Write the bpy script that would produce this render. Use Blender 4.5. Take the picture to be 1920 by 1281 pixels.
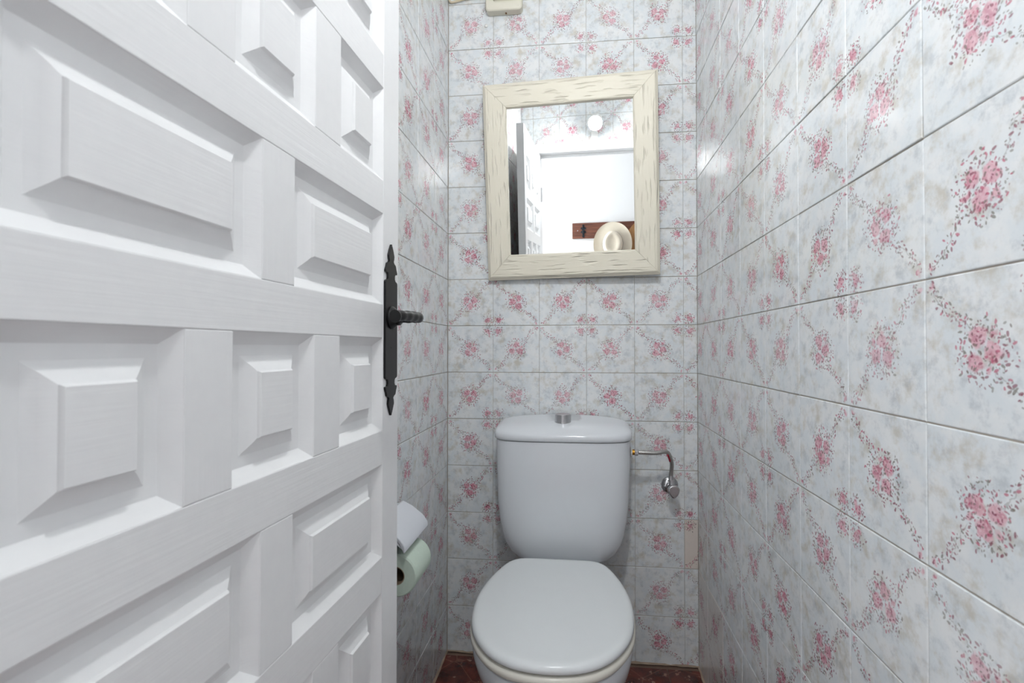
import bpy, bmesh, math, random
from mathutils import Matrix, Vector
R = random.Random(7)
for o in list(bpy.data.objects):
    bpy.data.objects.remove(o)
SC = bpy.context.scene
COL = SC.collection
PI = math.pi

# ------------------------------------------------------------------ camera, world, lights
CAM = Vector((-0.3676, -1.5903, 0.9884))
cd = bpy.data.cameras.new('camera'); cam = bpy.data.objects.new('camera', cd); COL.objects.link(cam)
cam.location = CAM
cam.rotation_euler = (PI/2 + 0.0133, 0.0, 0.1033)
cd.sensor_fit = 'HORIZONTAL'; cd.sensor_width = 36.0
cd.lens = 36.0 * 926.2 / 1920.0
cd.shift_x = -(990.1 - 960.0) / 1920.0
cd.clip_start = 0.02
cd.dof.use_dof = True; cd.dof.focus_distance = 1.25; cd.dof.aperture_fstop = 9.0
SC.camera = cam

w = bpy.data.worlds.new('world'); SC.world = w; w.use_nodes = True
w.node_tree.nodes['Background'].inputs[0].default_value = (0.80, 0.88, 1.0, 1)
w.node_tree.nodes['Background'].inputs[1].default_value = 1.0

vs = SC.view_settings
vs.view_transform = 'Standard'; vs.look = 'None'; vs.gamma = 1.0; vs.use_curve_mapping = False
vs.exposure = 0.32

def area(name, loc, direction, sx, sy, power, col):
    l = bpy.data.lights.new(name, 'AREA'); l.shape = 'RECTANGLE'; l.size = sx; l.size_y = sy
    l.energy = power; l.color = col
    o = bpy.data.objects.new(name, l); COL.objects.link(o); o.location = loc
    o.rotation_euler = Vector(direction).to_track_quat('-Z', 'Y').to_euler()
    return o
HALL_X0, HALL_X1, HALL_Y, HALL_H = -2.3, 1.7, -2.5, 2.5
# daylight from the hallway, which the mirror shows brightly lit; the hat there is lit from this side
area('daylight_window_left_offscreen', (HALL_X0 - 0.04, -2.0, 1.45), (1, 0, 0), 0.7, 1.3, 44.0, (0.93, 0.97, 1.0))
BULB_W = 400.0      # emission strength of the bare bulb above the door

# ------------------------------------------------------------------ node helpers
class NT:
    def __init__(s, name):
        s.m = bpy.data.materials.new(name); s.m.use_nodes = True
        s.t = s.m.node_tree; s.n = s.t.nodes; s.l = s.t.links
        s.b = s.n['Principled BSDF']
    def node(s, typ, **kw):
        n = s.n.new(typ)
        for k, v in kw.items(): setattr(n, k, v)
        return n
    def put(s, sock, v):
        if isinstance(v, (int, float, tuple, list)):
            sock.default_value = v
        else:
            s.l.new(v, sock)
    def math(s, op, a, b=0.0, c=None, clamp=False):
        n = s.node('ShaderNodeMath', operation=op, use_clamp=clamp)
        s.put(n.inputs[0], a); s.put(n.inputs[1], b)
        if c is not None: s.put(n.inputs[2], c)
        return n.outputs[0]
    def add(s, a, b): return s.math('ADD', a, b)
    def sub(s, a, b): return s.math('SUBTRACT', a, b)
    def mul(s, a, b): return s.math('MULTIPLY', a, b)
    def step(s, e0, e1, v):          # smooth 0..1 as v goes e0 -> e1
        n = s.node('ShaderNodeMapRange', interpolation_type='SMOOTHSTEP')
        s.put(n.inputs[0], v); s.put(n.inputs[1], e0); s.put(n.inputs[2], e1)
        n.inputs[3].default_value = 0.0; n.inputs[4].default_value = 1.0
        return n.outputs[0]
    def xyz(s, v):
        n = s.node('ShaderNodeSeparateXYZ'); s.put(n.inputs[0], v); return n.outputs
    def vec(s, x, y, z=0.0):
        n = s.node('ShaderNodeCombineXYZ')
        for i, q in enumerate((x, y, z)): s.put(n.inputs[i], q)
        return n.outputs[0]
    def mix(s, f, a, b):
        n = s.node('ShaderNodeMix', data_type='RGBA')
        s.put(n.inputs[0], f)
        s.put(n.inputs[6], a if not isinstance(a, tuple) else (*a, 1)[:4])
        s.put(n.inputs[7], b if not isinstance(b, tuple) else (*b, 1)[:4])
        return n.outputs[2]
    def noise(s, v, scale, detail=2.0, rough=0.5, w=None):
        n = s.node('ShaderNodeTexNoise', noise_dimensions='4D' if w is not None else '3D')
        s.put(n.inputs['Vector'], v); n.inputs['Scale'].default_value = scale
        n.inputs['Detail'].default_value = detail; n.inputs['Roughness'].default_value = rough
        if w is not None: s.put(n.inputs['W'], w)
        return n.outputs[0]
    def obj(s): return s.node('ShaderNodeTexCoord').outputs['Object']
    def scaled(s, v, sx, sy, sz):
        n = s.node('ShaderNodeVectorMath', operation='MULTIPLY')
        s.put(n.inputs[0], v); n.inputs[1].default_value = (sx, sy, sz); return n.outputs[0]
    def bump(s, h, strength, dist=0.001):
        n = s.node('ShaderNodeBump'); n.inputs['Strength'].default_value = strength
        n.inputs['Distance'].default_value = dist; s.put(n.inputs['Height'], h)
        s.l.new(n.outputs[0], s.b.inputs['Normal'])
    def set(s, color=None, rough=None, metal=None, spec=None, coat=None):
        if color is not None: s.put(s.b.inputs['Base Color'], (*color, 1)[:4] if isinstance(color, tuple) else color)
        if rough is not None: s.put(s.b.inputs['Roughness'], rough)
        if metal is not None: s.b.inputs['Metallic'].default_value = metal
        if spec is not None: s.b.inputs['Specular IOR Level'].default_value = spec
        if coat is not None: s.b.inputs['Coat Weight'].default_value = coat
        return s.m

def lin(r, g, b):
    f = lambda c: (c/255/12.92) if c/255 <= 0.04045 else ((c/255+0.055)/1.055)**2.4
    return (f(r), f(g), f(b))

def plain(name, col, rough=0.5, metal=0.0, spec=0.5, grain=0.0, gs=40):
    t = NT(name)
    o = t.obj()
    v = t.noise(o, gs, 3)
    c = t.mix(v, tuple(x*(1-grain) for x in col), tuple(min(1, x*(1+grain)) for x in col))
    return t.set(c, rough, metal, spec)

TILE = 0.152
def tile_material():
    t = NT('rose_print_glazed_tile')
    o = t.xyz(t.obj())
    oi = t.node('ShaderNodeObjectInfo').outputs['Random']
    at = t.node('ShaderNodeAttribute', attribute_type='OBJECT', attribute_name='tint').outputs['Fac']
    u = t.mul(o[0], 1/TILE); v = t.mul(o[2], 1/TILE)
    seed = t.mul(oi, 37.0)
    r2 = t.math('FRACT', t.mul(oi, 91.7)); r3 = t.math('FRACT', t.mul(oi, 533.3))
    uv = t.vec(u, v)
    # hand-painted wobble
    wob = t.node('ShaderNodeTexNoise', noise_dimensions='4D'); t.put(wob.inputs['Vector'], uv); t.put(wob.inputs['W'], seed)
    wob.inputs['Scale'].default_value = 13.0; wob.inputs['Detail'].default_value = 4.0
    wc = t.xyz(wob.outputs['Color'])
    uw = t.add(u, t.mul(t.sub(wc[0], 0.5), 0.13)); vw = t.add(v, t.mul(t.sub(wc[1], 0.5), 0.13))
    # marbled ground
    n1 = t.noise(uv, 4.2, 5, 0.62, seed); n2 = t.noise(uv, 4.6, 5, 0.66, t.add(seed, 11.0))
    ground = t.mix(t.step(0.36, 0.64, n1), lin(222, 228, 231), lin(233, 235, 235))
    ground = t.mix(t.mul(t.step(0.48, 0.70, n2), 0.72), ground, lin(194, 187, 172))
    n3 = t.noise(uv, 6.5, 5, 0.68, t.add(seed, 23.0))
    ground = t.mix(t.mul(t.step(0.49, 0.70, n3), 0.62), ground, lin(180, 187, 192))
    ground = t.mix(at, ground, lin(224, 213, 203))
    # dabs of leaf and bud: one per voronoi cell
    def dabs(scale, off, density, r0, r1, stretch):
        p = t.vec(t.add(u, t.add(off, t.mul(oi, 13.0))), t.add(v, off * 0.7))
        vo = t.node('ShaderNodeTexVoronoi', voronoi_dimensions='2D'); t.put(vo.inputs['Vector'], p)
        vo.inputs['Scale'].default_value = scale
        c = t.xyz(vo.outputs['Position']); rc = t.xyz(vo.outputs['Color'])
        px = t.xyz(p)
        dx = t.sub(px[0], c[0]); dy = t.sub(px[1], c[1])
        cu = t.sub(u, dx); cv = t.sub(v, dy)          # the cell's own point on the tile
        ang = t.mul(rc[0], PI)
        ca = t.math('COSINE', ang); sa = t.math('SINE', ang)
        a = t.add(t.mul(dx, ca), t.mul(dy, sa)); b = t.mul(t.sub(t.mul(dy, ca), t.mul(dx, sa)), stretch)
        d = t.math('SQRT', t.add(t.mul(a, a), t.mul(b, b)))
        rad = t.add(r0, t.mul(rc[1], r1 - r0))
        m = t.sub(1.0, t.step(t.mul(rad, 0.65), rad, d))
        keep = t.math('LESS_THAN', rc[2], density(cu, cv))
        return t.mul(m, keep), t.math('FRACT', t.mul(t.add(rc[0], rc[2]), 7.31))
    K = 0.70711
    def hyp(a, b): return t.math('SQRT', t.add(t.mul(a, a), t.mul(b, b)))
    def dens_centre(cu, cv):
        r = hyp(t.mul(cu, 1.08), cv)
        return t.mul(t.sub(1.0, t.step(0.19, 0.275, r)), t.add(0.25, t.mul(t.step(0.05, 0.12, r), 0.75)))
    def dens_trail(cu, cv):
        s_ = t.mul(t.add(cu, cv), K); q = t.mul(t.sub(cv, cu), K)
        q = t.add(q, t.mul(t.math('SINE', t.mul(s_, 10.0)), 0.030))
        near = t.sub(1.0, t.step(0.022, 0.065, t.math('ABSOLUTE', q)))
        al = t.math('ABSOLUTE', s_)
        return t.mul(t.math('MINIMUM', t.mul(near, 1.25), 1.0), t.sub(1.0, t.step(0.60, 0.66, al)))
    def dens_corner(cu, cv):
        return t.sub(1.0, t.step(0.095, 0.145, hyp(t.sub(cu, 0.385), t.add(cv, 0.375))))
    def dens(cu, cv):
        return t.math('MAXIMUM', t.math('MAXIMUM', dens_centre(cu, cv), dens_trail(cu, cv)), dens_corner(cu, cv))
    m1, k1 = dabs(25.0, 3.1, lambda a, b: t.mul(dens(a, b), 0.92), 0.009, 0.024, 2.0)
    m2, k2 = dabs(32.0, 8.7, lambda a, b: t.mul(dens(a, b), 0.72), 0.007, 0.016, 1.7)
    wine = lin(142, 74, 92); olive = lin(122, 116, 106); rose = lin(192, 92, 118)
    # roses
    def blob(cx, cy, r):
        return t.sub(hyp(t.sub(uw, cx), t.sub(vw, cy)), r)
    bl = t.math('SMOOTH_MIN', blob(-0.075, 0.060, 0.066), blob(0.082, 0.045, 0.068), 0.02)
    bl = t.math('SMOOTH_MIN', bl, blob(-0.006, -0.078, 0.068), 0.02)
    bl = t.math('MINIMUM', bl, blob(0.105, -0.075, 0.030))
    bl = t.math('MINIMUM', bl, blob(-0.115, -0.035, 0.028))
    bl = t.math('MINIMUM', bl, blob(0.388, -0.372, 0.052))
    bl = t.math('MINIMUM', bl, blob(0.345, -0.410, 0.028))
    bl = t.math('MINIMUM', bl, blob(-0.445, -0.440, 0.022))
    bl = t.math('MINIMUM', bl, blob(0.445, 0.435, 0.023))
    rosem = t.sub(1.0, t.step(-0.016, 0.012, bl))
    pv = t.node('ShaderNodeTexVoronoi', voronoi_dimensions='2D', feature='SMOOTH_F1')
    t.put(pv.inputs['Vector'], t.vec(t.add(uw, t.mul(oi, 5.0)), vw)); pv.inputs['Scale'].default_value = 15.0
    pet = t.step(0.25, 0.62, pv.outputs['Distance'])
    fine = t.noise(uv, 42.0, 3, 0.6, seed)
    rc_ = t.mix(pet, lin(220, 150, 168), lin(194, 86, 114))
    rc_ = t.mix(t.mul(t.step(0.46, 0.64, fine), 0.70), rc_, lin(236, 196, 206))
    strength = t.add(0.62, t.mul(r2, 0.34))
    c = ground
    # thin stems
    s_ = t.mul(t.add(uw, vw), K); q = t.add(t.mul(t.sub(vw, uw), K), t.mul(t.math('SINE', t.mul(s_, 10.0)), 0.030))
    stem = t.sub(1.0, t.step(0.002, 0.006, t.math('ABSOLUTE', q)))
    stem = t.mul(t.mul(stem, t.sub(1.0, t.step(0.55, 0.62, t.math('ABSOLUTE', s_)))), t.step(0.12, 0.18, t.math('ABSOLUTE', s_)))
    c = t.mix(t.mul(stem, 0.38), c, olive)
    c = t.mix(t.mul(rosem, t.mul(strength, t.add(0.72, t.mul(fine, 0.3)))), c, rc_)
    dc = t.mix(t.step(0.42, 0.52, k2), olive, wine)
    c = t.mix(t.mul(m2, t.mul(strength, 0.75)), c, dc)
    dc = t.mix(t.step(0.25, 0.35, k1), olive, t.mix(t.step(0.66, 0.72, k1), wine, rose))
    c = t.mix(t.mul(m1, t.mul(strength, 0.92)), c, dc)
    t.set(c, t.add(0.12, t.mul(r3, 0.06)), 0.0, 0.5)
    t.bump(t.noise(uv, 5.0, 2, 0.5, seed), 0.20, 0.0015)
    return t.m

def paint_material(name, axis):
    t = NT(name)
    o = t.obj()
    sc = {'x': (6, 60, 190), 'z': (190, 60, 6)}[axis]
    g = t.noise(t.scaled(o, *sc), 1.0, 3, 0.55)
    g2 = t.noise(o, 60.0, 2)
    h = t.add(t.mul(g, 0.8), t.mul(g2, 0.35))
    t.bump(h, 0.30, 0.0012)
    c = t.mix(g2, lin(231, 232, 233), lin(237, 238, 238))
    return t.set(c, 0.34, 0.0, 0.5)

def frame_material():
    t = NT('cream_chiselled_frame')
    o = t.obj()
    p = t.scaled(o, 13, 20, 105)
    n = t.noise(p, 1.0, 1.5, 0.5)
    g = t.sub(1.0, t.step(0.26, 0.46, n))
    fg = t.noise(t.scaled(o, 8, 60, 260), 1.0, 2)
    t.bump(t.sub(t.mul(fg, 0.10), g), 0.85, 0.0042)
    g2 = t.noise(o, 14.0, 4)
    return t.set(t.mix(g2, lin(228, 222, 203), lin(234, 229, 213)), 0.42, 0.0, 0.4)

def floor_material():
    t = NT('red_brown_marble_floor')
    o = t.obj()
    n = t.noise(o, 14.0, 6, 0.65); n2 = t.noise(o, 38.0, 4, 0.6)
    c = t.mix(t.step(0.35, 0.65, n), lin(62, 26, 22), lin(112, 52, 40))
    c = t.mix(t.mul(t.step(0.60, 0.66, n2), 0.75), c, lin(168, 130, 112))
    v = t.node('ShaderNodeTexVoronoi', feature='DISTANCE_TO_EDGE'); t.put(v.inputs['Vector'], o); v.inputs['Scale'].default_value = 9.0
    c = t.mix(t.mul(t.sub(1.0, t.step(0.006, 0.018, v.outputs['Distance'])), 0.35), c, lin(160, 112, 92))
    return t.set(c, 0.25, 0.0, 0.5)

def wood_material():
    t = NT('dark_stained_board')
    o = t.obj()
    g = t.noise(t.scaled(o, 5, 40, 60), 1.0, 4, 0.6)
    return t.set(t.mix(t.step(0.3, 0.7, g), lin(84, 46, 34), lin(128, 78, 58)), 0.5)

def straw_material(name, a, b):
    t = NT(name)
    o = t.obj()
    wv = t.node('ShaderNodeTexVoronoi'); t.put(wv.inputs['Vector'], o); wv.inputs['Scale'].default_value = 260.0
    t.bump(wv.outputs['Distance'], 0.3, 0.0008)
    return t.set(t.mix(t.noise(o, 25, 3), a, b), 0.75, 0.0, 0.25)

def emit(name, col, strength):
    t = NT(name); t.set((0.9, 0.9, 0.9), 0.3)
    t.b.inputs['Emission Color'].default_value = (*col, 1); t.b.inputs['Emission Strength'].default_value = strength
    return t.m

M = dict(
    tile=tile_material(),
    grout=plain('beige_grout', lin(178, 168, 156), 0.85, grain=0.16, gs=22),
    paint_x=paint_material('white_paint_along', 'x'), paint_z=paint_material('white_paint_upright', 'z'),
    plaster=plain('white_plaster', lin(240, 240, 240), 0.8, grain=0.02, gs=6),
    ceil=plain('white_ceiling', lin(238, 238, 238), 0.85, grain=0.02, gs=6),
    floor=floor_material(),
    mortar=plain('stained_mortar', lin(164, 144, 126), 0.9, grain=0.5, gs=30),
    floor_grout=plain('floor_grout', lin(120, 98, 84), 0.9, grain=0.2),
    ceramic=plain('white_vitreous_china', lin(226, 230, 234), 0.10, grain=0.01),
    seat=plain('white_seat_plastic', lin(228, 232, 233), 0.22, grain=0.01),
    ring=plain('ivory_seat_plastic', lin(226, 223, 212), 0.25, grain=0.01),
    chrome=plain('chrome', (0.55, 0.55, 0.56), 0.12, 1.0, grain=0.03),
    brushed=plain('brushed_steel', (0.55, 0.55, 0.56), 0.32, 1.0, grain=0.1, gs=120),
    braid=plain('steel_braid', (0.50, 0.49, 0.47), 0.35, 1.0, grain=0.35, gs=420),
    brass=plain('brass', lin(196, 146, 62), 0.3, 1.0, grain=0.1),
    nylon=plain('white_nylon', lin(232, 232, 228), 0.4, grain=0.01),
    red=plain('red_sleeve', lin(168, 42, 60), 0.5, grain=0.1),
    iron=plain('black_wrought_iron', lin(18, 18, 19), 0.38, 0.0, 0.35, grain=0.25, gs=90),
    frame=frame_material(),
    mirror=plain('silvered_glass', (0.93, 0.945, 0.94), 0.0, 1.0),
    black=plain('black_plastic', (0.02, 0.02, 0.02), 0.6, grain=0.1),
    fan=plain('yellowed_fan_plastic', lin(224, 220, 204), 0.4, grain=0.03),
    rust_shade=plain('rust_and_slot_shade', lin(128, 92, 58), 0.8, grain=0.2),
    cable=plain('cream_cable_sheath', lin(216, 202, 176), 0.5, grain=0.05),
    holder=plain('white_holder_plastic', lin(222, 226, 232), 0.25, grain=0.01),
    paper=plain('pale_green_paper', lin(206, 222, 208), 0.9, spec=0.2, grain=0.06, gs=160),
    card=plain('grey_cardboard', lin(158, 140, 118), 0.9, grain=0.1),
    wood=wood_material(),
    hook=plain('blackened_iron_hook', lin(34, 42, 50), 0.45, 0.4, grain=0.2),
    straw=straw_material('ivory_straw', lin(226, 214, 194), lin(240, 230, 212)),
    straw2=straw_material('tan_straw', lin(184, 138, 92), lin(206, 162, 116)),
    band=plain('black_ribbon', lin(30, 28, 28), 0.7, grain=0.1),
    bulb=emit('lit_bulb_glass', (0.97, 0.99, 1.0), BULB_W),
    lampbase=plain('white_lampholder', lin(232, 232, 230), 0.4, grain=0.01),
    glass=plain('window_pane_glass', (0.8, 0.85, 0.9), 0.05),
)

# ------------------------------------------------------------------ mesh helpers
class MB:
    """Collects vertices and faces; build() links them as one mesh object."""
    def __init__(s): s.v = []; s.f = []
    def quad_ring(s, rings, cap0=True, cap1=True, closed=True):
        b = len(s.v); n = len(rings[0])
        for r in rings: s.v += [tuple(p) for p in r]
        for i in range(len(rings) - 1):
            for j in range(n if closed else n - 1):
                k = (j + 1) % n
                s.f.append((b+i*n+j, b+i*n+k, b+(i+1)*n+k, b+(i+1)*n+j))
        if cap0: s.f.append(tuple(b+j for j in reversed(range(n))))
        if cap1: s.f.append(tuple(b+(len(rings)-1)*n+j for j in range(n)))
        return s
    def box(s, a, b):
        (x0, y0, z0), (x1, y1, z1) = a, b
        return s.quad_ring([[(x0,y0,z0),(x1,y0,z0),(x1,y1,z0),(x0,y1,z0)], [(x0,y0,z1),(x1,y0,z1),(x1,y1,z1),(x0,y1,z1)]])
    def lathe(s, prof, n=32, M4=None):
        M4 = M4 or Matrix()
        return s.quad_ring([[tuple(M4 @ Vector((r*math.cos(2*PI*j/n), r*math.sin(2*PI*j/n), z))) for j in range(n)] for r, z in prof])
    def tube(s, pts, r, n=12, sub=6):
        P = [Vector(p) for p in pts]
        path = []
        if sub > 1:
            for i in range(len(P) - 1):
                p0 = P[max(i-1, 0)]; p1 = P[i]; p2 = P[i+1]; p3 = P[min(i+2, len(P)-1)]
                for k in range(sub):
                    t = k / sub
                    path.append(0.5*((2*p1) + (-p0+p2)*t + (2*p0-5*p1+4*p2-p3)*t*t + (-p0+3*p1-3*p2+p3)*t**3))
            path.append(P[-1])
        else: path = P
        rings = []; up = None
        for i, p in enumerate(path):
            d = (path[min(i+1, len(path)-1)] - path[max(i-1, 0)]).normalized()
            if up is None: up = d.orthogonal().normalized()
            up = (up - d*up.dot(d)).normalized(); sd = d.cross(up)
            rr = r(i/(len(path)-1)) if callable(r) else r
            rings.append([tuple(p + (up*math.cos(2*PI*j/n) + sd*math.sin(2*PI*j/n))*rr) for j in range(n)])
        return s.quad_ring(rings)
    def prism(s, poly, axis, a, b):        # extrude a 2D outline along an axis
        def pt(q, h):
            x, y = q
            return {'y': (x, h, y), 'x': (h, x, y), 'z': (x, y, h)}[axis]
        return s.quad_ring([[pt(q, a) for q in poly], [pt(q, b) for q in poly]])
    def mesh(s, name, mat, smooth=False, sharp=0.6):
        me = bpy.data.meshes.new(name); me.from_pydata(s.v, [], s.f); me.materials.append(M[mat])
        bm = bmesh.new(); bm.from_mesh(me); bmesh.ops.recalc_face_normals(bm, faces=bm.faces); bm.to_mesh(me); bm.free()
        if smooth:
            me.polygons.foreach_set('use_smooth', [True]*len(me.polygons))
            me.set_sharp_from_angle(angle=sharp)
        return me
    def build(s, name, mat, parent=None, smooth=False, bevel=0.0, seg=2, loc=None, rot=None, sharp=0.6):
        o = bpy.data.objects.new(name, s.mesh(name, mat, smooth, sharp)); COL.objects.link(o)
        if loc: o.location = loc
        if rot: o.rotation_euler = rot
        if parent: o.parent = parent
        if bevel:
            m = o.modifiers.new('bevel', 'BEVEL'); m.width = bevel; m.segments = seg; m.limit_method = 'ANGLE'; m.angle_limit = 0.7
        return o

def tag(o, label, cat, group=None):
    o['label'] = label; o['category'] = cat
    if group: o['group'] = group
    return o
def struct(o, label, cat):
    o['kind'] = 'structure'; return tag(o, label, cat)
def thing(name, label, cat, loc, rot=(0, 0, 0), group=None):
    o = bpy.data.objects.new(name, None); COL.objects.link(o); o.location = loc; o.rotation_euler = rot
    o.empty_display_size = 0.05
    return tag(o, label, cat, group)

# ------------------------------------------------------------------ the setting
W0 = -0.798          # left wall
FY = -1.41           # inner face of the wall with the door
FT = 0.10            # its thickness
CEIL = 2.50
Z0 = 1.0615; ZP = 0.1522
DX0, DX1, DH = -0.700, -0.066, 1.930     # doorway
DEPTH = 0.0020       # how far the grout lies behind the tile faces

floor = MB().box((HALL_X0-.1, HALL_Y-.1, -0.10), (HALL_X1+.1, 0.1, -0.004)).build('floor', 'floor_grout')
struct(floor, 'dark red brown marbled floor of the toilet room and hallway', 'floor')
fm = MB().box((-.1985, -.1985, -0.006), (.1985, .1985, 0.0)).mesh('floor_tile', 'floor')
for i in range(-6, 5):
    for j in range(-6, 1):
        x = -0.30 + 0.40*i; y = -0.22 + 0.40*j
        if x - .2 > HALL_X1 or x + .2 < HALL_X0 or y + .2 < HALL_Y: continue
        if y > FY - .1 and not (-1.2 < x < 0.3): continue
        if y > -0.1 and x > 0.2: continue
        o = bpy.data.objects.new('floor_tile', fm); COL.objects.link(o); o.parent = floor; o.location = (x, y, R.uniform(-.0003, .0003))

wall_back = MB().box((W0-.10, DEPTH, 0), (0.10, 0.10, CEIL)).build('wall_back', 'grout')
struct(wall_back, 'back wall in pale rose-print tiles behind the cistern', 'wall')
wall_right = MB().box((DEPTH, FY-FT, 0), (0.10, DEPTH, CEIL)).build('wall_right', 'grout')
struct(wall_right, 'long rose-print tiled wall beside the pipe valve, facing the open door', 'wall')
wall_left = MB().box((W0-.10, FY-FT, 0), (W0-DEPTH, DEPTH, CEIL)).build('wall_left', 'grout')
struct(wall_left, 'rose-print tiled wall behind the open door, holding the paper roll', 'wall')
m = MB()
m.box((W0-DEPTH, FY-FT, 0), (DX0-.03, FY-DEPTH, CEIL)); m.box((DX1+.03, FY-FT, 0), (DEPTH, FY-DEPTH, CEIL)); m.box((DX0-.03, FY-FT, DH+.03), (DX1+.03, FY-DEPTH, CEIL))
wall_front = m.build('wall_front', 'grout')
struct(wall_front, 'tiled wall around the doorway, seen in the mirror below the lit bulb', 'wall')
ceiling = MB().box((HALL_X0-.1, HALL_Y-.1, CEIL), (HALL_X1+.1, 0.1, CEIL+.08)).build('ceiling', 'ceil')
struct(ceiling, 'plain white ceiling over toilet room and hallway', 'ceiling')

FULL = 0.1506/2
def tile_mesh(x0, x1, z0, z1, name='tile'):
    """A glazed tile lying in its own x-z plane, glaze towards -y, edges rounded off."""
    b = 0.0013
    r = lambda i, y: [(x0+i, y, z0+i), (x1-i, y, z0+i), (x1-i, y, z1-i), (x0+i, y, z1-i)]
    mb = MB(); mb.quad_ring([r(0, 0.0035), r(0, 0.0009), r(b*0.45, 0.0002), r(b, 0.0)], cap0=False)
    return mb.mesh(name, 'tile')
full_mesh = tile_mesh(-FULL, FULL, -FULL, FULL)

def lay(wall, origin, phi, cols, rows, a0, a1, b0, b1, par, holes=(), tints=None):
    """cols: joint positions along the wall, rows: joint heights; the print's corner posy sits where even joints cross."""
    right = Vector((math.cos(phi), math.sin(phi), 0))
    for i in range(len(cols) - 1):
        for k in range(len(rows) - 1):
            xa, xb = cols[i][1], cols[i+1][1]; za, zb = rows[k][1], rows[k+1][1]
            if xb <= a0 + .004 or xa >= a1 - .004 or zb <= b0 + .004 or za >= b1 - .004: continue
            cx, cz = (xa+xb)/2, (za+zb)/2
            hx = FULL if abs(xb-xa) > .140 else (xb-xa)/2 - .0007
            lo = [max(-hx, a0 + .0006 - cx), max(-FULL, b0 + .0006 - cz)]; hi = [min(hx, a1 - .0006 - cx), min(FULL, b1 - .0006 - cz)]
            skip = False
            for (h0, h1, g0, g1) in holes:
                if cx+lo[0] >= h0-.003 and cx+hi[0] <= h1+.003 and cz+lo[1] >= g0-.003 and cz+hi[1] <= g1+.003: skip = True
                elif cx+lo[0] < h1 and cx+hi[0] > h0 and cz+lo[1] < g1 and cz+hi[1] > g0:
                    if cz+hi[1] > g1 and g1 - cz > lo[1]: lo[1] = g1 - cz + .0006
            if skip or hi[0]-lo[0] < .004 or hi[1]-lo[1] < .004: continue
            cl = (cols[i][0] + par) % 2 == 0      # posy joint on the tile's near side
            rb = rows[k][0] % 2 == 0
            turn = {(False, True): 0, (True, True): 1, (True, False): 2, (False, False): 3}[(cl, rb)]
            th = turn*PI/2
            cs, sn = round(math.cos(th)), round(math.sin(th))
            whole = abs(lo[0]+FULL) < 1e-4 and abs(hi[0]-FULL) < 1e-4 and abs(lo[1]+FULL) < 1e-4 and abs(hi[1]-FULL) < 1e-4
            if whole: me = full_mesh
            else:     # cut tile, clipped in its own turned frame
                pts = [(cs*x - sn*z, sn*x + cs*z) for x in (lo[0], hi[0]) for z in (lo[1], hi[1])]
                me = tile_mesh(min(p[0] for p in pts), max(p[0] for p in pts), min(p[1] for p in pts), max(p[1] for p in pts))
            o = bpy.data.objects.new('tile', me); COL.objects.link(o); o.parent = wall
            out = Vector((math.sin(phi), -math.cos(phi), 0))
            pos = Vector(origin) + right*cx + Vector((0, 0, cz)) + out*R.uniform(-.0004, .0003)
            tilt = Matrix.Rotation(R.gauss(0, .0022), 4, 'X') @ Matrix.Rotation(R.gauss(0, .0022), 4, 'Z')
            o.matrix_world = Matrix.Translation(pos) @ Matrix.Rotation(phi, 4, 'Z') @ tilt @ Matrix.Rotation(th, 4, 'Y')
            o['tint'] = float((tints or {}).get((cols[i][0], rows[k][0]), 0.0))
ROWS = [(k, Z0 + ZP*k) for k in range(-7, 11)]; ROWS[0] = (-7, Z0 - 7*ZP)
# back wall: joints counted from the cut strip in the right corner
cols = [(i, -0.042 - 0.1513*i) for i in range(5, -2, -1)]; cols[0] = (5, W0 - .0005)
lay(wall_back, (0, 0, 0), 0.0, cols, ROWS, W0, 0, 0.0, CEIL, 0, tints={(0, -5): 0.9})
# right wall: u runs towards the camera (-y)
cols = [(j, 0.8695 + 0.152*j) for j in range(-6, 5)]
lay(wall_right, (0, 0, 0), -PI/2, cols, ROWS, 0, -FY, 0.0, CEIL, 0, tints={(-6, -6): 0.55, (-5, -6): 0.55, (-6, -7): 0.5, (-5, -7): 0.5})
# left wall: u runs towards the back wall (+y)
cols = [(-n, -0.0025 - 0.152*n) for n in range(10, -1, -1)]
lay(wall_left, (W0, 0, 0), PI/2, cols, ROWS, FY, 0, 0.0, CEIL, 1)
# door wall, seen in the mirror: u runs towards -x
cols = [(i, 0.0 + 0.152*i - 0.03) for i in range(0, 7)]
lay(wall_front, (0, FY, 0), PI, cols, ROWS, 0, -W0, 0.0, CEIL, 0, holes=[(-DX1-.03, -DX0+.03, -.1, DH+.045), (-DX0+.03, -W0, -.1, DH+.045), (0, -DX1-.03, -.1, DH+.045)])

# mortar fillets where the tiles meet the floor
def fillet(wall, p0, p1, out, n=46):
    p0, p1, out = Vector(p0), Vector(p1), Vector(out); rings = []
    for k in range(n+1):
        p = p0.lerp(p1, k/n); a = .0045 + R.uniform(-.0025, .0025); h = .0040 + R.uniform(-.003, .004)
        rings.append([tuple(p - out*.002), tuple(p + out*a), tuple(p + out*a*.55 + Vector((0, 0, h*.45))), tuple(p - out*.002 + Vector((0, 0, h)))])
    MB().quad_ring(rings).build('mortar_fillet', 'mortar', wall)
fillet(wall_back, (W0, 0, 0), (0, 0, 0), (0, -1, 0)); fillet(wall_right, (0, 0, 0), (0, FY+.02, 0), (-1, 0, 0)); fillet(wall_left, (W0, 0, 0), (W0, FY+.02, 0), (1, 0, 0))

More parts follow.
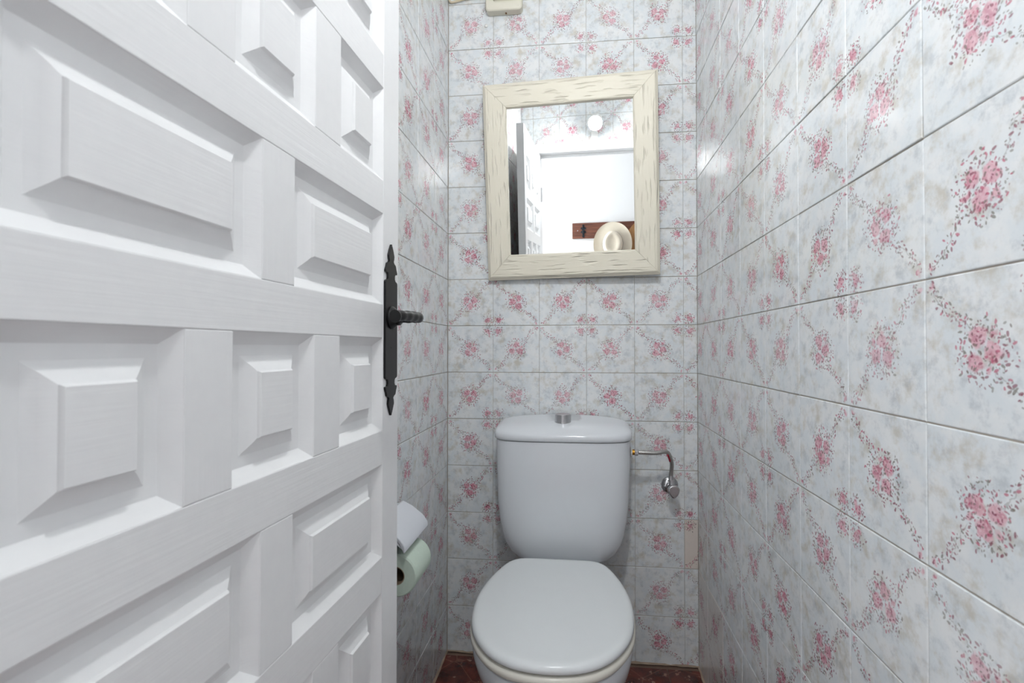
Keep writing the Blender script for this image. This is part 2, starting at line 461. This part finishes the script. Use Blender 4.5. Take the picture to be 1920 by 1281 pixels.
# hallway behind the camera
m = MB().box((HALL_X0, HALL_Y-.1, 0), (HALL_X1, HALL_Y, CEIL))
struct(m.build('wall_hallway', 'plaster'), 'plain white hallway wall that carries the hat rack', 'wall')
m = MB().box((HALL_X0, FY-FT-.012, 0), (DX0-.03, FY-FT, CEIL)); m.box((DX1+.03, FY-FT-.012, 0), (HALL_X1, FY-FT, CEIL)); m.box((DX0-.03, FY-FT-.012, DH+.03), (DX1+.03, FY-FT, CEIL))
struct(m.build('wall_doorway', 'plaster'), 'white hallway side of the wall around the doorway', 'wall')
for nm, x0, x1, lab in (('wall_hallway_right', HALL_X1, HALL_X1+.08, 'white hallway end wall with an invented window, past the hats'), ('wall_hallway_left', HALL_X0-.08, HALL_X0, 'white hallway end wall with a window, past the open door')):
    m = MB(); y0, y1 = HALL_Y-.1, FY-FT
    m.box((x0, y0, 0), (x1, y1, .80)); m.box((x0, y0, 2.10), (x1, y1, CEIL)); m.box((x0, y0, .80), (x1, -2.35, 2.10)); m.box((x0, -1.65, .80), (x1, y1, 2.10))
    struct(m.build(nm, 'plaster'), lab, 'wall')
for k, x in ((1, HALL_X1), (2, HALL_X0)):  # the frame past the hats is invented and unseen; sky light enters there
    s = 1 if k == 1 else -1
    wn = MB(); xa, xb = sorted((x - s*.012, x + s*.02))
    wn.box((xa, -2.40, .74), (xb, -2.34, 2.16)); wn.box((xa, -1.66, .74), (xb, -1.60, 2.16)); wn.box((xa, -2.34, .74), (xb, -1.66, .80)); wn.box((xa, -2.34, 2.10), (xb, -1.66, 2.16))
    o = wn.build(f'window_{k}', 'paint_x', bevel=.003)  # window_1 is the invented, unseen one past the hats
    struct(o, 'white window frame in the hallway end wall ' + ('past the hats, invented to let in sky light' if k == 1 else 'past the open door'), 'window')

# door lining
tr = MB().box((DX0-.03, FY-FT-.006, 0), (DX0, FY-.004, DH)).build('trim_1', 'paint_z', bevel=.002); struct(tr, 'white door jamb on the hinge side of the open door', 'trim')
tr = MB().box((DX1, FY-FT-.006, 0), (DX1+.03, FY+.010, DH)).build('trim_2', 'paint_z', bevel=.002); struct(tr, 'white door jamb on the latch side, next to the long tiled wall', 'trim')
tr = MB().box((DX0-.03, FY-FT-.006, DH), (DX1+.03, FY+.014, DH+.052)).build('trim_3', 'paint_x', bevel=.002); struct(tr, 'white door head under the lit bulb, seen in the mirror', 'trim')
MB().box((DX0, FY-.062, DH-.014), (DX1, FY-.045, DH)).build('door_stop', 'paint_x', tr, bevel=.0015)

# ------------------------------------------------------------------ the open panelled door
TH = 0.030; DL = 0.6295
XF, YF = -0.67254, -0.78225
hinge = (XF - math.sin(TH)*DL, YF - math.cos(TH)*DL, 0.0)
door = thing('door_1', 'open white door of raised rectangular panels with a black iron handle', 'door', hinge, (0, 0, PI/2 - TH))
door['kind'] = 'structure'
DT = 0.035
fe = lambda d: DL - d          # distance from the free edge -> local x
def dpart(nm, x0, x1, z0, z1, mat, y0=0.0, y1=DT):
    return MB().box((x0, y0, z0), (x1, y1, z1)).build(nm, mat, door, bevel=.0011, seg=2)
ST = 0.0605; HS = fe(0.569)
D0, D1 = 0.012, 1.920
dpart('stile', fe(ST), DL, D0, D1, 'paint_z'); dpart('stile', 0.0, HS, D0, D1, 'paint_z')
zs = [(D0, 'rail'), (.265, 'B'), (.4065, 'rail'), (.4619, 'A'), (.6068, 'rail'), (.6628, 'B'), (.8059, 'rail'), (.8596, 'A'), (1.0043, 'rail'), (1.0573, 'B'), (1.1995, 'rail'), (1.2527, 'A'), (1.3982, 'rail'), (1.4528, 'B'), (1.5959, 'rail'), (1.6491, 'A'), (1.7946, 'rail'), (D1, None)]
CA = [(.0605, .192), (.2515, .384), (.4385, .569)]; CB = [(.0605, .291), (.345, .569)]
PROF = [(0.0, .0008), (.0115, .0112), (.0127, .0120), (.0235, .0128), (.0268, .0114), (.0302, .0090), (.0340, .0068), (.0372, .0052), (.0388, .0045), (.0393, .0026), (.0405, .0010)]
def raised_panel(x0, x1, z0, z1):
    mb = MB(); rings = []
    for ins, d in PROF:
        rings.append([(x0+ins, d, z0+ins), (x1-ins, d, z0+ins), (x1-ins, d, z1-ins), (x0+ins, d, z1-ins)])
    back = [[(x, DT-.006, z) for x, _, z in rings[0]]]
    mb.quad_ring(back + rings)
    return mb.build('panel', 'paint_x', door, smooth=True, sharp=0.42)
for q in range(len(zs) - 1):
    z0, kind = zs[q]; z1 = zs[q+1][0]
    if kind == 'rail':
        dpart('rail', HS, fe(ST), z0, z1, 'paint_x', 0.0001, DT-.0001)
    else:
        cs_ = CA if kind == 'A' else CB
        for c0, c1 in cs_: raised_panel(fe(c1), fe(c0), z0, z1)
        for a, b in zip(cs_[:-1], cs_[1:]): dpart('mullion', fe(b[0]), fe(a[1]), z0, z1, 'paint_z', 0.0002, DT-.0002)
for z in (.22, .95, 1.70):
    MB().lathe([(.0001, -.04), (.006, -.04), (.006, .04), (.0001, .04)], 12, Matrix.Translation((-0.004, -.003, z))).build('hinge', 'brushed', door, True)
# iron back plate with spear ends, and the lever
pz, pxl = 1.0182, fe(.0345)
half = [(.1386, .0004), (.1290, .0062), (.1198, .0108), (.1150, .0098), (.1110, .0080), (.1085, .0105), (.1060, .0165), (.1000, .0190), (.0945, .0222), (.0915, .0222), (.0908, .0150), (.0870, .0128), (.0830, .0128), (.0800, .0150), (.0782, .0215), (.0760, .0232)]
right_ = [(w_, z_) for z_, w_ in half] + [(w_, -z_) for z_, w_ in reversed(half)]
poly = right_ + [(-x, z) for x, z in reversed(right_)]
plate = MB().prism([(pxl+x, pz+z) for x, z in poly], 'y', -.0036, 0.0004).build('escutcheon_plate', 'iron', door, bevel=.0008, seg=1)
hz = 1.0375
toY = Matrix.Translation((pxl, -.0036, hz)) @ Matrix.Rotation(PI/2, 4, 'X')
MB().lathe([(.0185, 0), (.0185, .002), (.0150, .006), (.0125, .009), (.0125, .014), (.0105, .016)], 24, toY).build('rosette', 'iron', door, True)
def rl(t):
    return 0.0088 - .0014*t + .0005*math.sin(t*52) + (0.0014 if t > .95 else 0.0)
MB().tube([(pxl, -.012, hz), (pxl, -.034, hz), (pxl-.004, -.048, hz-.0005), (pxl-.018, -.054, hz-.001), (pxl-.045, -.054, hz-.001), (pxl-.075, -.053, hz-.002), (pxl-.098, -.050, hz-.004)], rl, 14, 8).build('lever', 'iron', door, True)
MB().prism([(pxl-.003, pz-.0305), (pxl+.003, pz-.0305), (pxl+.003, pz-.0285), (pxl-.003, pz-.0285)], 'y', -.0040, -.0030).build('keyhole', 'iron', door)

# ------------------------------------------------------------------ toilet
TX = -0.4175
toilet = thing('toilet', 'white ceramic toilet with closed lid and cistern against the tiled wall', 'toilet', (TX, 0, 0))
def ring_tank(hw, fr, z, bk=-.016, n=72):
    cy = (bk - fr)/2; dy = (bk + fr)/2; out = []
    for j in range(n):
        a = 2*PI*j/n; c, s = math.cos(a), math.sin(a)
        e = 2/3.1 if s < 0 else 2/9
        out.append((hw*math.copysign(abs(c)**(2/4.2), c), cy + dy*math.copysign(abs(s)**e, s), z))
    return out
lv = [(.080, .110, .3600), (.108, .130, .3605), (.128, .146, .3650), (.146, .156, .3750), (.161, .163, .3920), (.174, .1685, .4170), (.1830, .1715, .4480), (.1895, .1735, .4880), (.1945, .1745, .54), (.1965, .1755, .60), (.1980, .1765, .66), (.1985, .1770, .7180)]
MB().quad_ring([ring_tank(a, b, c) for a, b, c in lv]).build('cistern', 'ceramic', toilet, True, sharp=0.9)
lv = [(.1900, .170, .7195), (.2005, .1790, .7200), (.2030, .1815, .7225), (.2035, .1820, .7300), (.2035, .1820, .7380), (.2010, .1795, .7450), (.1950, .1735, .7500), (.1840, .163, .7540), (.160, .147, .7580), (.120, .130, .7610), (.060, .105, .7625)]
MB().quad_ring([[(x, y, z + (y + .13)*.13*min(1, max(0, (z-.728)/.02))) for x, y, z in ring_tank(a, b, c, -.012)] for a, b, c in lv]).build('cistern_lid', 'ceramic', toilet, True, sharp=0.9)
bt = MB().lathe([(.0260, .7560), (.0260, .7660), (.0250, .7670), (.0242, .7670), (.0242, .7880), (.0228, .7895), (.0001, .7895)], 36, Matrix.Translation((.0005, -.092, 0))).build('flush_button', 'brushed', toilet, True)
MB().box((-.0006, -.1155, .7892), (.0012, -.0685, .7898)).build('button_split', 'brushed', bt)
# lid, seat and bowl share one egg outline
EGG = [(0, -.224), (.060, -.224), (.100, -.228), (.124, -.243), (.141, -.272), (.159, -.325), (.172, -.380), (.1785, -.435), (.1780, -.490), (.168, -.555), (.145, -.610), (.109, -.655), (.062, -.682), (.0, -.691)]
def smooth_outline(pts, sub=5):
    full = pts + [(-x, y) for x, y in reversed(pts[1:-1])]
    n = len(full); out = []
    for i in range(n):
        p0, p1, p2, p3 = full[i-1], full[i], full[(i+1) % n], full[(i+2) % n]
        for k in range(sub):
            t = k/sub
            out.append(tuple(0.5*((2*p1[d]) + (-p0[d]+p2[d])*t + (2*p0[d]-5*p1[d]+4*p2[d]-p3[d])*t*t + (-p0[d]+3*p1[d]-3*p2[d]+p3[d])*t**3) for d in (0, 1)))
    return out
EG = smooth_outline(EGG); CY = -.455
def egg(sx, sy, z, dy=0.0, ins=0.0):
    out = []
    for x, y in EG:
        l = math.hypot(x, y-CY); k = (l-ins)/l
        out.append((x*k*sx - .010, CY + (y-CY)*k*sy + dy, z))
    return out
lid = [egg(1, 1, .3945, 0, .010), egg(1, 1, .3950, 0, .003), egg(1, 1, .3985, 0, .0), egg(1, 1, .4040, 0, .0005), egg(1, 1, .4085, 0, .003), egg(1, 1, .4112, 0, .008), egg(1, 1, .4122, 0, .014), egg(1, 1, .4120, 0, .022), egg(1, 1, .4122, 0, .05), egg(1, 1, .4132, 0, .11)]
MB().quad_ring(lid).build('lid', 'seat', toilet, True, sharp=1.2)
seat = [egg(1, 1, .3720, 0, .008), egg(1, 1, .3735, 0, .0015), egg(1, 1, .3790, 0, -.0025), egg(1, 1, .3860, 0, -.0025), egg(1, 1, .3900, 0, .001), egg(1, 1, .3915, 0, .008), egg(1, 1, .3915, 0, .050), egg(1, 1, .3890, 0, .060), egg(1, 1, .3720, 0, .060), egg(1, 1, .3720, 0, .008)]
MB().quad_ring(seat, False, False).build('seat', 'ring', toilet, True, sharp=1.2)
for s in (-1, 1):
    MB().lathe([(.0001, -.022), (.009, -.022), (.009, .022), (.0001, .022)], 16, Matrix.Translation((s*.075, -.215, .388)) @ Matrix.Rotation(PI/2, 4, 'Y')).build('hinge', 'seat', toilet, True)
    MB().lathe([(.0001, .3690), (.008, .3690), (.008, .388), (.0001, .388)], 14, Matrix.Translation((s*.075, -.215, 0))).build('hinge_post', 'seat', toilet, True)
    MB().box((s*.10-.008, -.60, .3912), (s*.10+.008, -.58, .3950)).build('buffer', 'ring', toilet, bevel=.0015)
bowl = [egg(.66, .74, 0.0, .050), egg(.67, .75, .012, .050), egg(.62, .70, .05, .052), egg(.59, .68, .11, .050), egg(.64, .70, .17, .043), egg(.76, .78, .225, .030), egg(.88, .87, .275, .016), egg(.955, .945, .315, .006), egg(.985, .98, .345, .001), egg(.985, .985, .360, 0), egg(.975, .978, .3675, 0), egg(.94, .95, .3705, 0), egg(.70, .74, .3705, 0), egg(.66, .70, .355, 0), egg(.50, .55, .26, 0), egg(.25, .3, .20, 0)]
mb = MB().quad_ring(bowl)
def shelf(hw, y0, y1, z, n=40):
    cy, dy = (y0+y1)/2, (y0-y1)/2; o_ = []
    for j in range(n):
        a = 2*PI*j/n; c, s = math.cos(a), math.sin(a)
        o_.append((hw*math.copysign(abs(c)**.5, c), cy + dy*math.copysign(abs(s)**.4, s), z))
    return o_
mb.quad_ring([shelf(.095, -.035, -.36, 0.0), shelf(.092, -.035, -.36, .10), shelf(.100, -.03, -.36, .24), shelf(.112, -.022, -.34, .31), shelf(.120, -.018, -.32, .340), shelf(.120, -.018, -.31, .353), shelf(.114, -.022, -.30, .3588)])
mb.build('bowl', 'ceramic', toilet, True, sharp=0.9)

# ------------------------------------------------------------------ water supply
valve = thing('angle_valve', 'small chrome stop valve with round rose on the tiled wall beside the cistern', 'valve', (-.087, 0, .560))
toW = Matrix.Rotation(PI/2, 4, 'X')     # lathe axis -> -y
MB().lathe([(.0001, 0.0), (.0265, 0.0), (.0265, .0015), (.0235, .006), (.0165, .0095), (.0125, .0105), (.0125, .016), (.0001, .016)], 32, toW).build('wall_rose', 'chrome', valve, True)
MB().lathe([(.0001, .010), (.0095, .010), (.0095, .028), (.012, .030), (.012, .044), (.009, .047), (.0001, .047)], 24, toW).build('valve_body', 'chrome', valve, True)
MB().lathe([(.0001, 0.008), (.0085, 0.008), (.0085, .026), (.0001, .026)], 6, Matrix.Translation((0, -.036, 0))).build('outlet_nut', 'brushed', valve, False, .0008)
kn = [(0.020*math.sin(a)*(1 - .25*math.cos(a)) + .003, -.0205*math.cos(a) - .004 if math.cos(a) < 0 else -.026*math.cos(a) - .004) for a in [2*PI*j/28 for j in range(28)]]
MB().prism([(x*.82, z*.82) for x, z in kn], 'y', -.062, -.047).build('handle_knob', 'chrome', valve, True, .003, 3)
hose = thing('water_supply_hose', 'braided steel hose bending from the cistern side down to the chrome valve', 'hose', (TX+.2010, -.09, .678))
hp = [(.018, 0, 0), (.045, 0, -.0005), (.075, .003, -.0015), (.100, .010, .001), (.113, .018, -.004), (.121, .028, -.020), (.1275, .040, -.040), (.1285, .049, -.060), (.1275, .0535, -.078), (.1275, .054, -.0935)]
hs = MB().tube(hp, .0062, 14, 7).build('braided_hose', 'braid', hose, True)
MB().tube([(.1105, .0115, -.0085), (.114, .016, -.0155), (.1175, .0215, -.024), (.1195, .026, -.030)], .0027, 8, 4).build('red_sleeve', 'red', hs, True)
aX = Matrix.Rotation(PI/2, 4, 'Y')
MB().lathe([(.0001, .0), (.0135, .0), (.0150, .002), (.0135, .0045), (.0001, .0045)], 24, aX).build('washer', 'nylon', hose, True)
MB().lathe([(.0001, .0045), (.0082, .0045), (.0082, .013), (.0001, .013)], 20, aX).build('brass_thread', 'brass', hose, True)
MB().lathe([(.0001, .012), (.0105, .012), (.0105, .022), (.0075, .024), (.0001, .024)], 6, aX).build('union_nut', 'brushed', hose, False, .0008)
MB().lathe([(.0001, -.0945), (.0074, -.0945), (.0074, -.080), (.0001, -.080)], 16, Matrix.Translation((.1275, .054, 0))).build('ferrule', 'brushed', hose, True)

# ------------------------------------------------------------------ framed mirror, hung leaning forward
t_, y_ = 0.07, -0.037
ez = Vector((-0.00259, -0.0699, 0.99755)); nn_ = Vector((-0.0369, -0.99687, -0.06994)); ex = ez.cross(-nn_) * -1
if ex.x < 0: ex = -ex
rollm = Matrix.Rotation(math.radians(-1.0), 4, 'Y')
base = Matrix(((ex.x, -nn_.x, ez.x, 0), (ex.y, -nn_.y, ez.y, 0), (ex.z, -nn_.z, ez.z, 0), (0, 0, 0, 1)))
mir = thing('wall_mirror', 'mirror in a cream chiselled wooden frame, tilted on the tiled wall', 'mirror', (0, 0, 0))
mir.matrix_world = Matrix.Translation((-0.3955, -0.058, 1.5175)) @ base @ rollm
MWH, MHH, IW, IH, FD = .2705, .3075, .1950, .2290, .024
def frail(L, Li, wd):
    """One mitred frame rail lying along x, outer edge at z=0, inner edge at z=wd (towards the glass)."""
    prof = [(0.0, FD), (0.0, .010), (.004, .007), (.0065, .0035), (.010, .0005), (.013, 0.0), (wd-.006, 0.0), (wd-.002, .0015), (wd, .006), (wd, FD)]
    k = (L-Li)/wd
    rings = [[(-(L - k*z), y, z) for z, y in prof], [((L - k*z), y, z) for z, y in prof]]
    return MB().quad_ring(rings)
for L, Li, wd, rot, loc in ((MWH, IW, MHH-IH, 0, (0, 0, -MHH)), (MWH, IW, MHH-IH, PI, (0, 0, MHH)), (MHH, IH, MWH-IW, PI/2, (-MWH, 0, 0)), (MHH, IH, MWH-IW, -PI/2, (MWH, 0, 0))):
    o = frail(L-.0002, Li-.0002, wd).build('frame_rail', 'frame', mir, bevel=.0006, seg=1, loc=loc); o.rotation_euler = (0, rot, 0)
MB().box((-IW-.006, .0100, -IH-.006), (IW+.006, .0130, IH+.006)).build('mirror_glass', 'mirror', mir)
MB().box((-IW-.010, .0132, -IH-.010), (IW+.010, .0180, IH+.010)).build('backing_board', 'black', mir)

# ------------------------------------------------------------------ extractor fan, its cable and two screw caps
fan = thing('extractor_fan', 'small yellowed plastic extractor fan with round slatted grille high on the tiles', 'fan', (-.6085, 0, 2.079))
FW, FH = .0595, .122
def rrect(hw, z0, z1, r, y, n=6):
    o_ = []
    for cx_, cz_, a0 in ((hw-r, z0+r, -PI/2), (hw-r, z1-r, 0), (-hw+r, z1-r, PI/2), (-hw+r, z0+r, PI)):
        for k in range(n+1):
            a = a0 + PI/2*k/n; o_.append((cx_+r*math.cos(a), y, cz_+r*math.sin(a)))
    return o_
body = MB(); C2 = FH/2
hole_r = .0450; N = 28
outer = lambda i, y: rrect(FW-i, i, FH-i, .013, y)
# casing with a round hole: outer skin, then the face bridged to the hole
r0 = [outer(0, -.002), outer(0, -.026), outer(.0015, -.0285), outer(.004, -.030)]
hole = []
for x, y, z in r0[-1]:
    a = math.atan2(z-C2, x); hole.append((hole_r*math.cos(a), -.0305, C2+hole_r*math.sin(a)))
hin = [(x, -.0045, z) for x, y, z in hole]
body.quad_ring(r0 + [hole, hin], True, True)
fb = body.build('fan_casing', 'fan', fan, True, sharp=0.5)
MB().lathe([(.0001, .0048), (.0440, .0048), (.0440, .0058), (.0001, .0058)], 32, Matrix.Translation((0, 0, C2)) @ toW).build('fan_cavity', 'fan', fan)
for k in range(-3, 4):
    z = C2 + k*.0115; hw = math.sqrt(max(hole_r**2 - (k*.0115)**2, 0)) - .0005
    MB().quad_ring([[(-hw, -.0300, z-.0016), (-hw, -.0185, z+.0034), (-hw, -.0175, z+.0044), (-hw, -.0300, z+.0004)], [(hw, -.0300, z-.0016), (hw, -.0185, z+.0034), (hw, -.0175, z+.0044), (hw, -.0300, z+.0004)]]).build('slat', 'fan', fan)
MB().lathe([(.0001, 0), (.0035, 0), (.0035, .0006), (.0001, .0006)], 14, Matrix.Translation((.0470, -.0298, .0125)) @ toW).build('maker_boss', 'fan', fan)
MB().box((.003, -.016, -.0008), (.008, -.008, .001)).build('drain_slot_shade', 'rust_shade', fan)  # solid brown box; its colour paints in the slot's shade and the rust beside
cab = [(-.7925, -.006, 2.175), (-.7935, -.006, 2.152), (-.7925, -.006, 2.138), (-.786, -.006, 2.1325), (-.770, -.006, 2.1345), (-.752, -.006, 2.138), (-.735, -.006, 2.141), (-.705, -.007, 2.142), (-.680, -.010, 2.141), (-.6695, -.012, 2.140)]
cab = [(-.7925, -.006, CEIL-.001), (-.792, -.006, 2.32)] + cab
tag(MB().tube(cab, .0035, 10, 6).build('fan_cable', 'cable', None, True), 'cream cable running down the tile corner into the extractor fan', 'cable')
for x, z, lab in ((-.671, 2.0495, 'white screw cap on the tiles below the fan, nearer the wall corner'), (-.5655, 2.0530, 'white screw cap on the tiles below the fan, on a printed rose')):
    tag(MB().lathe([(.0001, 0), (.0058, 0), (.0058, .0015), (.0045, .0032), (.002, .0042), (.0001, .0044)], 18, toW).build('screw_cap', 'nylon', None, True, loc=(x, -.0002, z)), lab, 'screw cap')

# ------------------------------------------------------------------ paper holder and roll on the left wall
hol = thing('toilet_paper_holder', 'white plastic paper holder with sloping cover on the wall behind the door', 'paper holder', (W0, -.522, .574))
MB().box((.0, -.070, -.075), (.008, .070, .048)).build('back_plate', 'holder', hol, bevel=.003)
cv = [(.004, .047), (.012, .052), (.036, .040), (.062, .020), (.072, .006), (.074, -.006), (.070, -.010), (.067, -.004), (.058, .012), (.034, .031), (.010, .042)]
MB().prism([(a, b) for a, b in cv], 'y', -.0775, .0775).build('cover', 'holder', hol, True, .002, 2, sharp=0.7)
for s in (-1, 1):
    cheek = [(.004, -.045), (.030, -.058), (.052, -.055), (.056, -.045), (.050, -.032), (.030, .020), (.010, .042), (.004, .042)] if s > 0 else [(.004, .010), (.056, .006), (.066, -.002), (.056, .013), (.034, .032), (.010, .043), (.004, .043)]
    ya, yb = (.0715, .0765) if s > 0 else (-.0765, -.0725)
    MB().prism(cheek, 'y', ya, yb).build('cheek', 'holder', hol, bevel=.001)
MB().lathe([(.0001, .010), (.0095, .010), (.0095, .0735), (.0001, .0735)], 18, Matrix.Translation((.0465, 0, -.066)) @ Matrix.Rotation(-PI/2, 4, 'X')).build('spindle', 'holder', hol, True)
roll = thing('toilet_paper_roll', 'pale green toilet paper roll under the white sloping cover', 'paper roll', (W0+.0465, -.530, .510))
rr = .0450
MB().quad_ring([[(a*math.cos(2*PI*j/48), y, a*math.sin(2*PI*j/48)) for j in range(48)] for a, y in ((.0195, .052), (rr-.003, .052), (rr, .049), (rr, -.049), (rr-.003, -.052), (.0195, -.052))], False, False).build('paper', 'paper', roll, True)
MB().quad_ring([[(a*math.cos(2*PI*j/32), y, a*math.sin(2*PI*j/32)) for j in range(32)] for a, y in ((.0195, .0515), (.0195, -.0515), (.0175, -.0515), (.0175, .0515), (.0195, .0515))], False, False).build('core', 'card', roll, True)

# ------------------------------------------------------------------ bulb above the doorway, trunking
lamp = thing('wall_bulb', 'lit bare bulb on the tiles above the doorway, seen in the mirror', 'bulb', (-.368, FY, 2.036))
toF = Matrix.Rotation(-PI/2, 4, 'X')    # lathe axis -> +y
MB().lathe([(.0001, 0), (.034, 0), (.034, .010), (.030, .016), (.0001, .018)], 28, Matrix.Translation((0, 0, .062)) @ toF).build('lampholder_base', 'lampbase', lamp, True)
toD = Matrix.Translation((0, .022, .062)) @ Matrix.Rotation(-math.radians(28), 4, 'X') @ toF     # lampholder set at an angle
MB().lathe([(.0001, -.012), (.024, -.012), (.022, .034), (.019, .037), (.0001, .037)], 28, toD).build('lampholder', 'lampbase', lamp, True)
ga, gy, gr = 1.36, .115, .038        # half angle, centre and radius of the glowing dome
MB().lathe([(.0001, .032), (.0135, .032), (.0135, .052), (.020, .066), (.031, .092), (gr*math.sin(ga)+.0006, gy+gr*math.cos(ga)), (.0001, gy+gr*math.cos(ga)+.0003)], 28, toD).build('bulb_body', 'lampbase', lamp, True)
MB().lathe([(gr*math.sin(a), gy + gr*math.cos(a)) for a in [ga*(1-k/14)+.002 for k in range(15)]], 28, toD).build('glowing_dome', 'bulb', lamp, True)
tag(MB().box((-.396, FY, DH+.053), (-.358, FY+.012, 2.032)).build('cable_trunking', 'lampbase', None, bevel=.002), 'white cable trunking between bulb and door head, seen in the mirror', 'trunking')

# ------------------------------------------------------------------ hat rack and hats on the hallway wall (seen in the mirror)
rack = thing('hat_rack', 'dark stained wooden hat rack with black iron hooks, reflected in the mirror', 'hat rack', (-.601, HALL_Y, 1.522))
MB().box((0, 0, 0), (.80, .020, .122)).build('board', 'wood', rack, bevel=.003)
for hx in (.088, .320, .555, .72):
    pl = [(0, .108), (.010, .100), (.006, .090), (.018, .086), (.024, .076), (.012, .072), (.008, .062), (.020, .056), (.022, .046), (.010, .042), (.007, .026), (.011, .016), (0, .004)]
    full = pl + [(-x, z) for x, z in reversed(pl[1:-1])]
    h_ = MB().prism([(hx+x, z) for x, z in full], 'y', .0195, .0235).build('hook_plate', 'hook', rack, bevel=.0008, seg=1)
    MB().tube([(hx, .023, .052), (hx, .036, .044), (hx, .050, .046), (hx, .056, .060)], .0042, 10, 5).build('hook', 'hook', h_, True)
    MB().tube([(hx, .023, .082), (hx, .045, .088), (hx, .066, .098), (hx, .072, .104)], .0042, 10, 5).build('hook', 'hook', h_, True)
for sx_ in (.043, .76):
    MB().lathe([(.0001, .0195), (.005, .0195), (.004, .0225), (.0001, .0232)], 12, Matrix.Translation((sx_, 0, .062)) @ toF).build('screw', 'chrome', rack, True)
def hat(name, label, loc, bw, bh, cw, ch, depth, mat, band, rz, grp=None):
    t = thing(name, label, 'hat', loc, (0, 0, rz))
    n = 56
    def ov(a, b, y, dz=0.0, curl=0.0, pinch=0.0):
        o_ = []
        for j in range(n):
            q = 2*PI*j/n; c, s = math.cos(q), math.sin(q)
            x = a*c*(1 - pinch*max(0, s)**2)
            o_.append((x, y + curl*abs(c)**3 - curl*.5*abs(s)**4, b*s + dz))
        return o_
    th = .0025
    brim = [ov(cw, ch, .030), ov((cw*1.2), ch*1.18, .026, 0, .002), ov(bw*.85, bh*.86, .022, 0, .008), ov(bw*.97, bh*.97, .024, 0, .016), ov(bw, bh, .026, 0, .018),
            ov(bw, bh, .026-th, 0, .018), ov(bw*.97, bh*.97, .024-th, 0, .016), ov(bw*.85, bh*.86, .022-th, 0, .008), ov(cw*1.2, ch*1.18, .026-th, 0, .002), ov(cw, ch, .030-th), ov(cw, ch, .030)]
    MB().quad_ring(brim, False, False).build('brim', mat, t, True, sharp=1.0)
    dome = [ov(cw, ch, .028), ov(cw*.985, ch*.985, .055), ov(cw*.95, ch*.955, .5*depth+.03, .002), ov(cw*.90, ch*.91, depth*.78+.02, .004, 0, .10), ov(cw*.80, ch*.83, depth*.95+.02, .004, 0, .16), ov(cw*.66, ch*.72, depth+.020, .004, 0, .2), ov(cw*.40, ch*.56, depth+.010, .003, 0, .2), ov(cw*.16, ch*.40, depth+.002, 0, 0, .1)]
    MB().quad_ring(dome, False, True).build('crown', mat, t, True, sharp=1.3)
    MB().quad_ring([ov(cw*1.012, ch*1.012, .030), ov(cw*1.0, ch*1.0, .056), ov(cw*.975, ch*.975, .056)], False, False).build('hat_band', band, t, True)
    return t
hat('panama_hat', 'ivory straw hat with narrow black band hanging on the hat rack', (-.282, HALL_Y+.082, 1.466), .147, .170, .078, .098, .105, 'straw', 'band', 0.0)
hat('straw_hat', 'tan straw hat hanging on the rack beside the ivory one', (-.022, HALL_Y+.045, 1.478), .160, .178, .082, .100, .105, 'straw2', 'band', 0.0)
